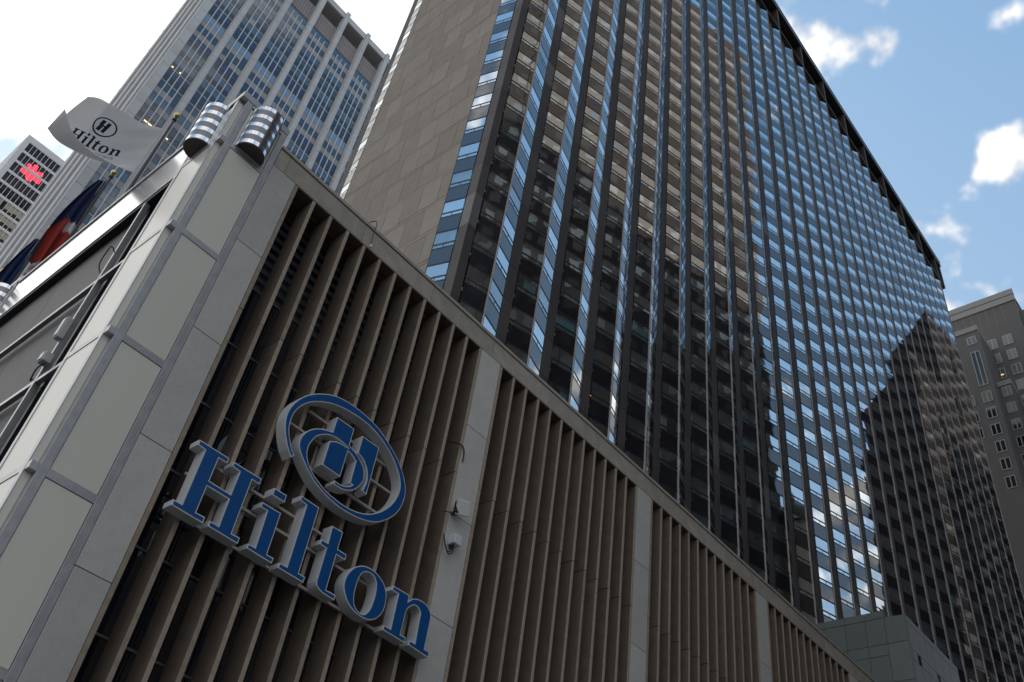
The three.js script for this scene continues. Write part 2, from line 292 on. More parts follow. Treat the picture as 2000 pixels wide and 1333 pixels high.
// ---------------------------------------------------------------- the blue sign: outlines in metres on the facade
const OUT = {
  H: [[[6.745,10.136],[7.504,10.142],[7.498,10.015],[7.287,10.012],[7.287,9.454],[7.823,9.449],[7.83,10.008],[7.627,10.025],[7.628,10.135],[8.366,10.15],[8.367,10.009],[8.167,10.005],[8.165,8.713],[8.368,8.728],[8.368,8.587],[7.624,8.59],[7.615,8.712],[7.832,8.709],[7.825,9.334],[7.284,9.329],[7.283,8.715],[7.497,8.723],[7.501,8.586],[6.752,8.588],[6.744,8.71],[6.941,8.713],[6.939,10.004],[6.754,10.014]]],
  i: [[[8.564,9.69],[9.08,9.704],[9.085,8.714],[9.26,8.721],[9.255,8.595],[8.596,8.608],[8.58,8.711],[8.766,8.714],[8.744,9.572],[8.564,9.57]]],
  idot: [[[8.725,10.137],[9.068,10.148],[9.079,9.966],[8.729,9.964]]],
  l: [[[9.414,10.343],[9.95,10.331],[9.951,8.718],[10.131,8.718],[10.124,8.583],[9.424,8.586],[9.426,8.705],[9.621,8.708],[9.613,10.212],[9.427,10.231]]],
  t: [[[10.417,10.127],[10.745,10.134],[10.738,9.701],[11.006,9.698],[11.005,9.563],[10.74,9.561],[10.736,8.712],[11.013,8.717],[11.01,8.596],[10.746,8.602],[10.622,8.615],[10.521,8.65],[10.458,8.703],[10.433,8.763],[10.426,8.832],[10.431,9.566],[10.239,9.573],[10.249,9.693],[10.432,9.694]]],
  o: [[[11.492,9.675],[11.687,9.728],[11.901,9.724],[12.087,9.661],[12.231,9.576],[12.338,9.447],[12.397,9.284],[12.409,9.113],[12.371,8.921],[12.263,8.748],[12.12,8.641],[11.932,8.587],[11.711,8.589],[11.524,8.636],[11.352,8.732],[11.232,8.857],[11.155,8.992],[11.134,9.118],[11.154,9.265],[11.215,9.408],[11.323,9.558]], [[11.649,9.593],[11.77,9.621],[11.891,9.603],[11.983,9.52],[12.026,9.412],[12.047,9.245],[12.043,9.08],[12.018,8.907],[11.966,8.772],[11.885,8.68],[11.768,8.652],[11.647,8.687],[11.557,8.767],[11.511,8.867],[11.485,9.027],[11.486,9.214],[11.507,9.388],[11.559,9.522]]],
  n: [[[12.512,9.673],[13.051,9.683],[13.046,9.524],[13.138,9.626],[13.258,9.695],[13.408,9.727],[13.57,9.723],[13.712,9.664],[13.805,9.588],[13.845,9.476],[13.846,9.308],[13.84,8.698],[14.006,8.7],[14.004,8.55],[13.34,8.584],[13.332,8.698],[13.512,8.695],[13.499,9.102],[13.493,9.368],[13.478,9.452],[13.416,9.514],[13.322,9.536],[13.239,9.517],[13.154,9.451],[13.081,9.347],[13.05,9.218],[13.047,9.115],[13.036,8.699],[13.21,8.707],[13.216,8.574],[12.502,8.581],[12.492,8.692],[12.712,8.698],[12.708,9.559],[12.497,9.556]]],
  ring: [[[8.858,11.023],[8.718,11.15],[8.588,11.332],[8.487,11.514],[8.406,11.751],[8.393,11.998],[8.447,12.236],[8.564,12.481],[8.733,12.714],[8.98,12.931],[9.252,13.102],[9.508,13.209],[9.808,13.27],[10.129,13.287],[10.517,13.261],[10.931,13.173],[11.301,13.007],[11.631,12.814],[11.9,12.582],[12.099,12.323],[12.195,12.108],[12.219,11.879],[12.181,11.599],[12.067,11.339],[11.88,11.1],[11.624,10.879],[11.346,10.749],[11.036,10.67],[10.74,10.634],[10.438,10.629],[10.125,10.67],[9.844,10.746],[9.6,10.842],[9.358,10.993],[9.149,11.165],[8.987,11.327],[8.925,11.493],[8.937,11.655],[9.002,11.816],[9.115,11.969],[9.282,12.1],[9.466,12.191],[9.673,12.258],[9.674,12.7],[10.23,12.708],[10.233,12.226],[10.472,12.153],[10.672,12.036],[10.803,11.917],[10.877,11.763],[10.887,11.593],[10.83,11.422],[10.726,11.264],[10.567,11.142],[10.391,11.077],[10.222,11.063],[10.123,11.069],[10.122,11.164],[10.254,11.157],[10.419,11.188],[10.566,11.275],[10.621,11.341],[10.541,11.347],[10.527,11.956],[10.376,12.032],[10.241,12.063],[10.238,11.329],[9.676,11.33],[9.676,11.995],[9.822,12.079],[9.985,12.124],[10.139,12.132],[10.247,12.147],[10.071,12.173],[9.866,12.182],[9.657,12.146],[9.474,12.046],[9.314,11.892],[9.231,11.71],[9.192,11.53],[9.21,11.368],[9.27,11.234],[9.37,11.107],[9.517,10.99],[9.692,10.91],[9.948,10.808],[10.22,10.762],[10.507,10.742],[10.785,10.761],[11.032,10.816],[11.289,10.923],[11.531,11.097],[11.74,11.32],[11.898,11.576],[11.98,11.821],[12.001,12.034],[11.959,12.212],[11.855,12.396],[11.687,12.583],[11.493,12.735],[11.253,12.877],[10.974,12.993],[10.625,13.076],[10.29,13.086],[9.972,13.061],[9.671,13.003],[9.426,12.928],[9.161,12.796],[8.95,12.653],[8.775,12.485],[8.64,12.279],[8.558,12.052],[8.544,11.845],[8.566,11.664],[8.622,11.507],[8.717,11.339],[8.821,11.197],[8.928,11.105]]],
  bar: [[[10.516,12.688],[11.082,12.698],[11.087,11.332],[10.938,11.37],[10.98,11.589],[10.965,11.777],[10.88,11.964],[10.743,12.1],[10.618,12.164],[10.52,12.183]]],
};
{
  const sign = thing('hotel_sign', 'large blue sign of channel letters under a spiral oval emblem, mounted on the fins', 'sign', [0, 0, -15.9]);
  const white = mat(0.74, 0.74, 0.74, 0.4, { map: rep(concreteTex, 0.9) }), blue = mat(0.002, 0.09, 0.3, 0.35, { map: rep(concreteTex, 3), clearcoat: 0.15, clearcoatRoughness: 0.3 });
  const area = (p) => { let s = 0; for (let i = 0; i < p.length; i++) { const q = p[(i + 1) % p.length]; s += p[i][0] * q[1] - q[0] * p[i][1]; } return s / 2; };
  const dir = (p, ccw) => (area(p) > 0) === ccw ? p : p.slice().reverse();
  // shrink an outline by d (points run counter-clockwise; a hole runs clockwise and grows)
  const inset = (p, d) => p.map((b, i) => {
    const a = p[(i + p.length - 1) % p.length], c = p[(i + 1) % p.length];
    let e1 = [b[0] - a[0], b[1] - a[1]], e2 = [c[0] - b[0], c[1] - b[1]]; const l1 = Math.hypot(...e1) || 1, l2 = Math.hypot(...e2) || 1;
    const n1 = [-e1[1] / l1, e1[0] / l1], n2 = [-e2[1] / l2, e2[0] / l2]; let nx = n1[0] + n2[0], ny = n1[1] + n2[1]; const l = Math.hypot(nx, ny) || 1; nx /= l; ny /= l;
    const k = Math.min(2.2, 1 / Math.max(0.35, nx * n1[0] + ny * n1[1])); return [b[0] + nx * d * k, b[1] + ny * d * k];
  });
  function smoothLoop(p) { // round the polyline where it bends gently, keep real corners
    const out = []; const n = p.length;
    for (let i = 0; i < n; i++) {
      const a = p[(i + n - 1) % n], b = p[i], c = p[(i + 1) % n], d = p[(i + 2) % n];
      out.push(b);
      const ang = (u, v, w) => { const e = [v[0] - u[0], v[1] - u[1]], f = [w[0] - v[0], w[1] - v[1]]; return Math.abs(Math.atan2(e[0] * f[1] - e[1] * f[0], e[0] * f[0] + e[1] * f[1])); };
      if (ang(a, b, c) < 0.62 && ang(b, c, d) < 0.62 && Math.hypot(c[0] - b[0], c[1] - b[1]) < 0.5) for (const t of [0.33, 0.67]) {
        const h = (k) => 0.5 * (2 * b[k] + (c[k] - a[k]) * t + (2 * a[k] - 5 * b[k] + 4 * c[k] - d[k]) * t * t + (3 * b[k] - a[k] - 3 * c[k] + d[k]) * t * t * t); out.push([h(0), h(1)]);
      }
    }
    return out;
  }
  const shapeOf = (outer, hole) => { const s = new THREE.Shape(outer.map((q) => new THREE.Vector2(...q))); if (hole) s.holes.push(new THREE.Path(hole.map((q) => new THREE.Vector2(...q)))); return s; };
  function glyph(name, key, parent, curved) {
    let outer = dir(OUT[key][0], true), hole = OUT[key][1] && dir(OUT[key][1], false); if (curved) { outer = smoothLoop(outer); if (hole) hole = smoothLoop(hole); }
    const body = part(name, new THREE.ExtrudeGeometry(shapeOf(outer, hole), { depth: 0.312, bevelEnabled: false }), white, parent);
    const face = part('face', new THREE.ExtrudeGeometry(shapeOf(inset(outer, 0.026), hole && inset(hole, 0.026)), { depth: 0.008, bevelEnabled: false }), blue, body); face.position.z = 0.3125;
    return body;
  }
  glyph('letter_h', 'H', sign); glyph('letter_i', 'i', sign); glyph('letter_i_dot', 'idot', sign); glyph('letter_l', 'l', sign); glyph('letter_t', 't', sign, true); glyph('letter_o', 'o', sign, true); glyph('letter_n', 'n', sign, true);
  glyph('emblem_ring', 'ring', sign, true); glyph('emblem_bar', 'bar', sign, true);
  const rail = mat(0.5, 0.46, 0.43, 0.6, { map: rep(stainTex, 1.1) });
  for (const [y, a, b] of [[8.66, 6.85, 13.9], [9.52, 6.9, 12.9], [10.0, 7.2, 10.7], [11.3, 9.0, 12.05], [12.02, 8.45, 12.1], [12.62, 9.1, 11.7]]) {
    span('mounting_rail', rail, sign, [a, b], [y - 0.03, y + 0.03], [-0.06, -0.002]);
    for (let x = 6.56 + 0.6258 * Math.ceil((a - 6.56) / 0.6258); x < b; x += 0.6258 * 2) span('bracket', rail, sign, [x - 0.03, x + 0.03], [y - 0.07, y + 0.07], [-0.1, -0.061]);
  }
}

// ---------------------------------------------------------------- small fittings on the second pier and the coping
{
  const white = mat(0.62, 0.6, 0.54, 0.5), greyBox = mat(0.62, 0.63, 0.66, 0.45);
  const f = thing('antenna', 'cream flat panel antenna tilted on a dark bracket on the second pier', 'antenna', [14.25, 12.8, -15.78]);
  const pn = part('panel', rbox(0.4, 0.42, 0.07, 0.025), white, f, [0.03, 0, 0.1]); pn.rotation.set(0.35, -0.35, 0.25);
  part('bracket', rbox(0.16, 0.34, 0.1, 0.02), blackMetal, f, [-0.08, -0.02, 0]); part('arm', rbox(0.08, 0.08, 0.24, 0.01), blackMetal, f, [-0.04, -0.12, -0.1]);
  part('cable', tubeAlong([[-0.05, -0.2, 0], [-0.15, -0.32, 0.02], [-0.28, -0.26, -0.05], [-0.34, -0.2, -0.2]], 0.014), cableMat, f);
  const b = thing('camera_box', 'white square equipment box with looped black cables on the second pier', 'equipment box', [14.38, 11.92, -15.86]);
  part('housing', rbox(0.26, 0.28, 0.26, 0.02), greyBox, b); part('mount', rbox(0.1, 0.1, 0.06, 0.01), blackMetal, b, [-0.02, -0.17, -0.08]);
  part('cable', tubeAlong([[-0.02, -0.14, 0.02], [-0.05, -0.38, 0.04], [-0.16, -0.48, 0.04], [-0.28, -0.36, 0.02], [-0.32, -0.02, -0.08], [-0.3, 0.08, -0.14]], 0.016, 36), cableMat, b);
  part('cable', tubeAlong([[-0.06, -0.14, 0], [-0.1, -0.36, 0.02], [-0.2, -0.42, 0.02], [-0.27, -0.3, 0], [-0.31, 0, -0.1]], 0.014, 36), cableMat, b);
  const h = thing('hook_lamp', 'thin hooked rod with a small lamp head hanging over the coping', 'lamp', [9.06, 19.3, -15.9]);
  part('rod', tubeAlong([[-0.1, 0.02, -0.2], [-0.06, 0.16, -0.1], [0.02, 0.2, 0.02], [0.04, 0.1, 0.07], [0.05, -0.4, 0.08], [0.07, -0.78, 0.08]], 0.014), blackMetal, h);
  part('lamp_head', new THREE.CylinderGeometry(0.03, 0.035, 0.12, 10), white, h, [0.09, -0.84, 0.08]);
  const c = part('cable', tubeAlong([[13.55, 14.62, -15.96], [13.8, 14.74, -15.95], [14.1, 14.78, -15.95], [14.2, 14.6, -15.97], [14.2, 14.35, -15.975]], 0.02), cableMat, scene); c.name = 'cable_002'; c.userData = { label: 'black cable looped from the last fin onto the second pier', category: 'cable' };
}

// ---------------------------------------------------------------- flagpoles and flags
const poleSteel = mat(0.07, 0.07, 0.075, 0.4, { metalness: 0.3 }), brass = mat(0.72, 0.5, 0.2, 0.22, { metalness: 1 });
function flagpole(z, top, label) {
  const t = thing('flagpole', label, 'flagpole', [5, 19.06, z], 0, 'flagpoles in a row on the hotel roof');
  const h = top - 19.06;
  part('pole', new THREE.CylinderGeometry(0.05, 0.085, h, 14), poleSteel, t, [0, h / 2, 0]);
  part('collar', new THREE.CylinderGeometry(0.085, 0.085, 0.1, 14), blackMetal, t, [0, h + 0.02, 0]);
  part('truck', new THREE.CylinderGeometry(0.035, 0.05, 0.18, 12), poleSteel, t, [0, h + 0.14, 0]);
  part('ball', new THREE.SphereGeometry(0.12, 20, 14), brass, t, [0, h + 0.3, 0]);
  part('halyard', new THREE.CylinderGeometry(0.012, 0.012, h - 0.4, 6), mat(0.5, 0.5, 0.5, 0.8), t, [-0.13, h / 2, 0.03]);
}
flagpole(-25.6, 27.75, 'steel flagpole with brass ball carrying the big white flag');
flagpole(-29.8, 27.3, 'steel flagpole with brass ball behind the hanging red and navy flag');
flagpole(-34.64, 27.0, 'steel flagpole with brass ball carrying the dark blue furled flag');
flagpole(-38.75, 26.7, 'steel flagpole at the far end of the row, only its brass ball clear');
{ // the white flag: a cloth swelling in the wind, printed with the emblem and lettering
  const cv = document.createElement('canvas'); cv.width = 1024; cv.height = 896; const c = cv.getContext('2d');
  c.fillStyle = '#d9d7d6'; c.fillRect(0, 0, 1024, 896);
  c.strokeStyle = '#0b1530'; c.fillStyle = '#0b1530'; c.lineWidth = 16; c.beginPath(); c.ellipse(500, 270, 125, 105, 0, 0, 7); c.stroke();
  c.save(); c.transform(1, 0, -0.12, 1, 68, -60); c.fillRect(400, 265, 44, 60); c.fillRect(410, 335, 44, 60); c.fillRect(470, 265, 40, 130); c.fillRect(400, 318, 110, 16); c.restore();
  c.font = 'bold 175px serif'; c.textAlign = 'center'; c.fillText('Hilton', 530, 540); c.font = '52px serif'; c.fillText('HOTELS & RESORTS', 530, 610);
  const t = new THREE.CanvasTexture(cv); t.colorSpace = THREE.SRGBColorSpace;
  const cloth = new THREE.MeshPhysicalMaterial({ map: t, roughness: 0.9, side: THREE.DoubleSide, transmission: 0.3, thickness: 0 });
  const N = 56, M = 40, pos = [], uv = [], idx = [];
  const top = [[4.86, 27.0], [4.06, 26.36], [3.26, 26.12], [2.6, 25.86], [2.2, 25.5]], bot = [[4.8, 24.25], [4.08, 23.85], [3.3, 23.62], [2.5, 23.75], [1.86, 24.2]];
  const T = new THREE.CatmullRomCurve3(top.map((p) => new THREE.Vector3(p[0], p[1], 0))), B = new THREE.CatmullRomCurve3(bot.map((p) => new THREE.Vector3(p[0], p[1], 0)));
  for (let j = 0; j <= M; j++) for (let i = 0; i <= N; i++) {
    const u = i / N, v = j / M, a = T.getPoint(u), b = B.getPoint(u), w = Math.pow(u, 0.8);
    // upper border curls towards the street, the belly hollows away, the lower border turns back out
    let dz = Math.pow(u, 0.55) * (0.25 - 1.45 * smooth(0.0, 0.78, v) + 1.55 * smooth(0.74, 1, v));
    dz += 0.07 * w * Math.sin(9 * u + 5 * v) + 0.045 * w * Math.sin(17 * v + 3 * u) + 0.02 * Math.sin(26 * v - 9 * u) * (1 - u * 0.5);
    const sag = 0.12 * w * Math.sin(Math.PI * v) * Math.sin(Math.PI * u);
    pos.push(mix(a.x, b.x, v), mix(a.y, b.y, v) - sag, dz); uv.push(1 - u, 1 - v);
  }
  for (let j = 0; j < M; j++) for (let i = 0; i < N; i++) { const k = j * (N + 1) + i; idx.push(k, k + N + 1, k + 1, k + 1, k + N + 1, k + N + 2); }
  const g = new THREE.BufferGeometry(); g.setAttribute('position', new THREE.Float32BufferAttribute(pos, 3)); g.setAttribute('uv', new THREE.Float32BufferAttribute(uv, 2)); g.setIndex(idx); g.computeVertexNormals();
  const f = part('flag', g, cloth, scene, [0, 0, -25.6]); f.name = numbered('flag'); f.userData = { label: 'big white flag with navy oval emblem and lettering, billowing', category: 'flag' };
}
function limpFlag(z, yTop, len, width, bands, label, lean = 0) { // cloth hanging in folds along its pole
  const N = 40, M = 48, pos = [], col = [], idx = [];
  for (let j = 0; j <= M; j++) for (let i = 0; i <= N; i++) {
    const u = i / N, v = j / M, w = width * (0.18 + 0.82 * Math.pow(Math.sin(Math.PI * Math.min(1, v * 0.62 + 0.04)), 0.8));
    const fold = Math.sin(u * 13 + v * 1.4) * 0.1 * (0.4 + v) + Math.sin(u * 23 - v * 4) * 0.03;
    pos.push(-0.06 - u * w + lean * v * v, yTop - len * v - 0.28 * u * (0.4 + v), fold);
    const s = v + 0.16 * u * Math.sin(3 * v + 2 * u); let k = 0; while (k < bands.length - 1 && s > bands[k][0]) k++;
    const stripe = bands[k][2] && u > bands[k][3] ? bands[k][2] : bands[k][1]; col.push(...stripe);
  }
  for (let j = 0; j < M; j++) for (let i = 0; i < N; i++) { const k = j * (N + 1) + i; idx.push(k, k + N + 1, k + 1, k + 1, k + N + 1, k + N + 2); }
  const g = new THREE.BufferGeometry(); g.setAttribute('position', new THREE.Float32BufferAttribute(pos, 3)); g.setAttribute('color', new THREE.Float32BufferAttribute(col, 3)); g.setIndex(idx); g.computeVertexNormals();
  const f = part('flag', g, new THREE.MeshPhysicalMaterial({ vertexColors: true, roughness: 0.9, side: THREE.DoubleSide }), scene, [5, 0, z]); f.name = numbered('flag'); f.userData = { label, category: 'flag' };
}
const navy = [0.012, 0.02, 0.075], whiteC = [0.6, 0.58, 0.58], red = [0.36, 0.03, 0.02], gold = [0.6, 0.33, 0.04];
limpFlag(-29.8, 26.95, 4.9, 0.75, [[0.56, navy], [0.66, whiteC, red, 0.4], [0.95, red, [0.09, 0.06, 0.07], 0.75], [1, gold]], 'hanging flag with navy upper part and red and white lower part');
limpFlag(-34.64, 26.5, 4.6, 0.6, [[0.62, [0.01, 0.03, 0.1]], [0.74, [0.25, 0.14, 0.03]], [1, [0.01, 0.02, 0.06]]], 'furled dark blue flag with a gold emblem patch');
limpFlag(-38.75, 26.3, 4.2, 0.5, [[1, [0.02, 0.02, 0.04]]], 'furled near-black flag at the far end of the row');

// ---------------------------------------------------------------- the hotel tower: sawtooth bays of glass between bronze piers
const tower = thing('hotel_tower', 'tall dark glass hotel tower with sawtooth bays and a blank stone end wall', 'tower');
{
  const NB = 29, PITCH = 4.03, R0 = 24.66, A = 1.6, D = 0.45, ZR = -28.4, ZP = ZR - D, FH = 2.937, Y0 = 41.2, N0 = -4, N1 = 33, TOP = Y0 + FH * N1, BOT = Y0 + FH * (N0 - 1);
  const W = Math.hypot(A, D), ang = Math.atan2(D, A);
  // faces: origin of the strip, turn about y, width, and how near it stands to the street corner
  const faces = [];
  for (let k = 0; k < NB; k++) {
    const xr = R0 + k * PITCH;
    faces.push({ x: xr - A / 2, z: ZR - D / 2, turn: -ang, w: W - 0.1, k, side: 0 }, { x: xr + A / 2, z: ZR - D / 2, turn: ang, w: W - 0.1, k, side: 1 });
  }
  const e1 = [22.38, -29.64, 21.93, -31.1], e2 = [21.93, -44.1, 22.06, -45.3];
  for (const [e, side] of [[e1, 2], [e2, 3]]) { const ux = e[0] - e[2], uz = e[1] - e[3], w = Math.hypot(ux, uz); faces.push({ x: (e[0] + e[2]) / 2, z: (e[1] + e[3]) / 2, turn: Math.atan2(-uz, ux), w: w - 0.06, k: -1, side }); }
  const cells = [];
  for (const f of faces) for (let n = N0; n <= N1; n++) { const y = Y0 + FH * n, d = Math.hypot(f.x, y, f.z), vis = y > 33 ? 1 : 0; cells.push({ f, n, y, size: vis / d * (f.side === 1 && f.k > 7 ? 0.3 : f.side === 3 ? 0.3 : 1) }); }
  cells.sort((a, b) => b.size - a.size);
  const keep = 300, rest = { vision: [[], [], [], []], vent: [], sp: [[], [], []], bars: [], cur: [[], [], [], []], inner: [] };
  const M = new THREE.Matrix4(), E = new THREE.Euler(), Q = new THREE.Quaternion(), one = new THREE.Vector3(1, 1, 1);
  const place = (geo, f, dx, y, dn, tx = 0, ty = 0) => { const c = Math.cos(f.turn), s = Math.sin(f.turn); Q.setFromEuler(E.set(tx, f.turn + ty, 0, 'YXZ')); const g = geo.clone(); g.applyMatrix4(M.compose(new THREE.Vector3(f.x + c * dx + s * dn, y, f.z - s * dx + c * dn), Q, one)); return g; };
  const put = (name, geo, m, f, dx, y, dn, tx = 0, ty = 0) => { const c = Math.cos(f.turn), s = Math.sin(f.turn), o = part(name, geo, m, tower, [f.x + c * dx + s * dn, y, f.z - s * dx + c * dn]); o.rotation.set(tx, f.turn + ty, 0, 'YXZ'); return o; };
  cells.forEach((q, i) => {
    const { f, y } = q, w = f.w, near = i < keep, t = () => (rnd() - 0.5) * 0.007;
    // measured down from the head of the window
    const yw = y - 0.1 - 0.5, yv = y - 1.1 - 0.13 - 0.13, ys = y - 1.59 - 0.66, tx = t(), ty = t(), sx = t(), sy = t(), tone = Math.floor(rnd() * 3), vt = pick([0, 0, 0, 1, 2, 2, 3]);
    const drawn = rnd(), cw = drawn < 0.3 ? w - 0.1 : drawn < 0.75 ? w * (0.25 + 0.35 * rnd()) : 0, ck = rnd() < 0.75 ? pick([0, 1, 3]) : 2;
    if (near) {
      put('window_pane', pane(w - 0.06, 1.0), visionGlasses[vt], f, 0, yw, 0, tx, ty);
      put('vent_pane', pane(w - 0.06, 0.26), visionGlasses[vt], f, 0, yv, 0, t(), t());
      put('spandrel_pane', pane(w - 0.03, 1.3), spandrelGlass[tone], f, 0, ys, 0.005, sx, sy);
    } else {
      rest.vision[vt].push(place(pane(w - 0.06, 1.0), f, 0, yw, 0, tx, ty));
      rest.vent.push(place(pane(w - 0.06, 0.26), f, 0, yv, 0, t(), t())); rest.sp[tone].push(place(pane(w - 0.03, 1.3), f, 0, ys, 0.005, sx, sy));
    }
    if (cw) { const dx = (rnd() < 0.6 ? -1 : 1) * (w - 0.1 - cw) / 2; rest.cur[ck].push(place(pleat(cw), f, dx, y - 0.85, -0.2)); }
    for (const [yy, hh] of [[y - 0.05, 0.1], [y - 1.165, 0.13], [y - 1.54, 0.1]]) { const g = box(w + 0.04, hh, 0.06); if (near) put('transom', g, barBlack, f, 0, yy, -0.018); else rest.bars.push(place(g, f, 0, yy, -0.018)); }
    rest.bars.push(place(box(0.05, 0.26, 0.05), f, 0, yv, -0.018));
  });
  rest.vision.forEach((a, i) => stuff('window_panes', a, visionGlasses[i], tower)); stuff('vent_panes', rest.vent, visionGlasses[2], tower); rest.sp.forEach((a, i) => stuff('spandrel_panes', a, spandrelGlass[i], tower));
  stuff('window_bars', rest.bars, barBlack, tower); rest.cur.forEach((a, i) => stuff('curtains', a, curtains[i], tower));
  // rooms behind the glass: a dark back wall, and floor edges behind the spandrels
  span('room_wall', roomPaint, tower, [24.2, 139.9], [BOT, TOP], [-34.6, -34]);
  span('room_wall', roomPaint, tower, [26.4, 27], [BOT, TOP], [-45.9, -34.61]);
  span('room_wall', roomPaint, tower, [23.1, 26.39], [BOT, TOP], [-39, -38.8]);
  { const g = []; for (let n = N0; n <= N1; n++) { const y = Y0 + FH * n - 2.2; g.push(spanG([23.05, 139.6], [y, y + 0.25], [-33.99, -28.9])); g.push(spanG([22.5, 26.39], [y + 0.001, y + 0.251], [-45.6, -34])); } stuff('floor_slab', g, roomPaint, tower); }
  // some lamps left on in the rooms
  for (const [k, n, dx] of [[1, -2, 0.2], [3, -1, -0.3], [4, -3, 0.3], [2, 22, 0.1], [6, 19, 0.3], [0, 5, -0.2], [8, 12, 0.2], [20, 8, 0.1], [22, 3, 0], [25, 5, 0.2], [5, 16, -0.3], [9, 14, 0.2]]) { const f = faces[k * 2]; put('room_lamp', box(0.3, 0.05, 0.05), lampGlow, f, dx, Y0 + FH * n - 0.4 - rnd() * 0.4, -0.5).rotation.z = 0.5; }
  // bronze ridge mullions with a sleeve at every storey
  for (let k = 0; k < NB; k++) {
    const g = [box(0.075, TOP - BOT, 0.1)]; for (let n = N0; n <= N1; n++) g.push(moved(box(0.11, 0.06, 0.14), 0, Y0 + FH * n - (TOP + BOT) / 2, 0));
    part('ridge_mullion', k ? cache.get('rm') : (cache.set('rm', mergeGeometries(g)), cache.get('rm')), mullionMat, tower, [R0 + k * PITCH, (TOP + BOT) / 2, ZR + 0.02]);
  }
  // piers, one metal panel per storey
  const pw = PITCH - 2 * A, gp = box(pw, FH - 0.018, 0.34), pl = [], restP = [[], [], []];
  for (let k = 0; k <= NB - 2; k++) for (let n = N0; n <= N1; n++) pl.push([R0 + k * PITCH + A + pw / 2, Y0 + FH * n - FH / 2, ZP - 0.17]);
  pl.sort((a, b) => Math.hypot(...a) + (a[1] < 33 ? 500 : 0) - Math.hypot(...b) - (b[1] < 33 ? 500 : 0));
  pl.forEach((p, i) => { if (i < 300) part('pier_panel', gp, rnd() < 0.07 ? paleBronze : pick(darkBronze), tower, p); else restP[Math.floor(rnd() * 3)].push(moved(gp, ...p)); });
  restP.forEach((a, i) => stuff('pier_panels', a, darkBronze[i], tower));
  { const g = []; for (let k = 0; k <= NB - 2; k++) { const x = R0 + k * PITCH + A + pw / 2; g.push(spanG([x - pw / 2 + 0.02, x + pw / 2 - 0.02], [BOT, TOP], [-33.98, ZP - 0.03])); } stuff('pier_cores', g, roomPaint, tower); }
  // corner piers
  for (let n = N0; n <= N1; n++) {
    const y = Y0 + FH * n;
    span('corner_panel', rnd() < 0.12 ? paleBronze : pick(darkBronze), tower, [22.38, 23.03], [y - FH + 0.009, y - 0.009], [-29.62, ZP]);
    span('corner_panel', pick(darkBronze), tower, [22.06, 23.03], [y - FH + 0.009, y - 0.009], [-46.1, -45.31]);
    span('corner_panel', pick(darkBronze), tower, [R0 + (NB - 1) * PITCH + A + 0.03, 140.3], [y - FH + 0.009, y - 0.009], [-29.62, ZP]);
  }
  // stone end wall, running bond of tall panels with a narrow course between
  span('stone_backing', mortar, tower, [22.01, 22.94], [BOT, TOP + 0.5], [-44.08, -31.12]);
  for (let n = N0; n <= N1; n++) {
    const y = 44.62 + 2.97 * (n - 1), cut = [-31.1]; for (let z = -31.1 - (n & 1 ? 0.95 : 1.8); z > -43.6; z -= 1.765) cut.push(z); cut.push(-44.1);
    if (y > TOP) continue;
    for (let i = 0; i < cut.length - 1; i++) span('stone_panel', pick(towerStone), tower, [21.93 + rnd() * 0.012, 22.02], [y + 0.315, Math.min(y + 2.945, TOP + 0.4)], [cut[i + 1] + 0.018, cut[i] - 0.018]);
    for (const [a, b] of [[-31.1, -35.4], [-35.4, -39.8], [-39.8, -44.1]]) span('stone_course', pick(towerStone), tower, [21.94, 22.03], [y + 0.014, y + 0.282], [b + 0.01, a - 0.01]);
  }
  span('end_jamb', barBlack, tower, [21.96, 22.3], [BOT, TOP], [-31.2, -31.08]); 
  // far end and rear, plain
  span('end_wall', darkBronze[0], tower, [139.9, 140.29], [BOT, TOP], [-46.4, -29.63]); span('rear_wall', darkBronze[1], tower, [23.05, 139.89], [GROUND, TOP], [-46.38, -46]);
  span('base_wall', darkBronze[1], tower, [22.4, 140.2], [GROUND, BOT - 0.01], [-46.3, -28.9]);
  // open attic under a projecting flat roof on brackets
  span('attic_floor', darkBronze[2], tower, [22.0, 140.3], [TOP + 0.02, TOP + 0.3], [-46.3, -28.3]);
  span('attic_wall', mat(0.06, 0.045, 0.038, 0.8, { map: rep(stainTex, 4) }), tower, [24, 136.2], [TOP + 0.31, 144.5], [-44.5, -29.8]);
  span('roof_slab', mat(0.03, 0.034, 0.032, 0.5), tower, [21.8, 140.6], [144.51, 145.75], [-46.8, -28.15]);
  span('roof_edge', mat(0.22, 0.25, 0.22, 0.4), tower, [21.75, 140.65], [145.76, 145.88], [-46.85, -28.1]);
  for (let k = 0; k < NB; k += 2) span('roof_bracket', darkBronze[1], tower, [R0 + k * PITCH - 0.22, R0 + k * PITCH + 0.22], [TOP + 0.31, 144.5], [-29.79, -28.3]);
  span('roof_post', darkBronze[1], tower, [139.85, 140.3], [TOP + 0.31, 144.5], [-29.0, -28.3]);
}
function pleat(w) { const key = 'pl' + w.toFixed(1); if (!cache.has(key)) { const n = Math.max(4, Math.round(w / 0.06)), g = new THREE.PlaneGeometry(w, 1.5, n, 1), p = g.attributes.position; for (let i = 0; i < p.count; i++) p.setZ(i, 0.03 * Math.sin(i % (n + 1) * 2.1)); g.computeVertexNormals(); cache.set(key, g); } return cache.get(key); }

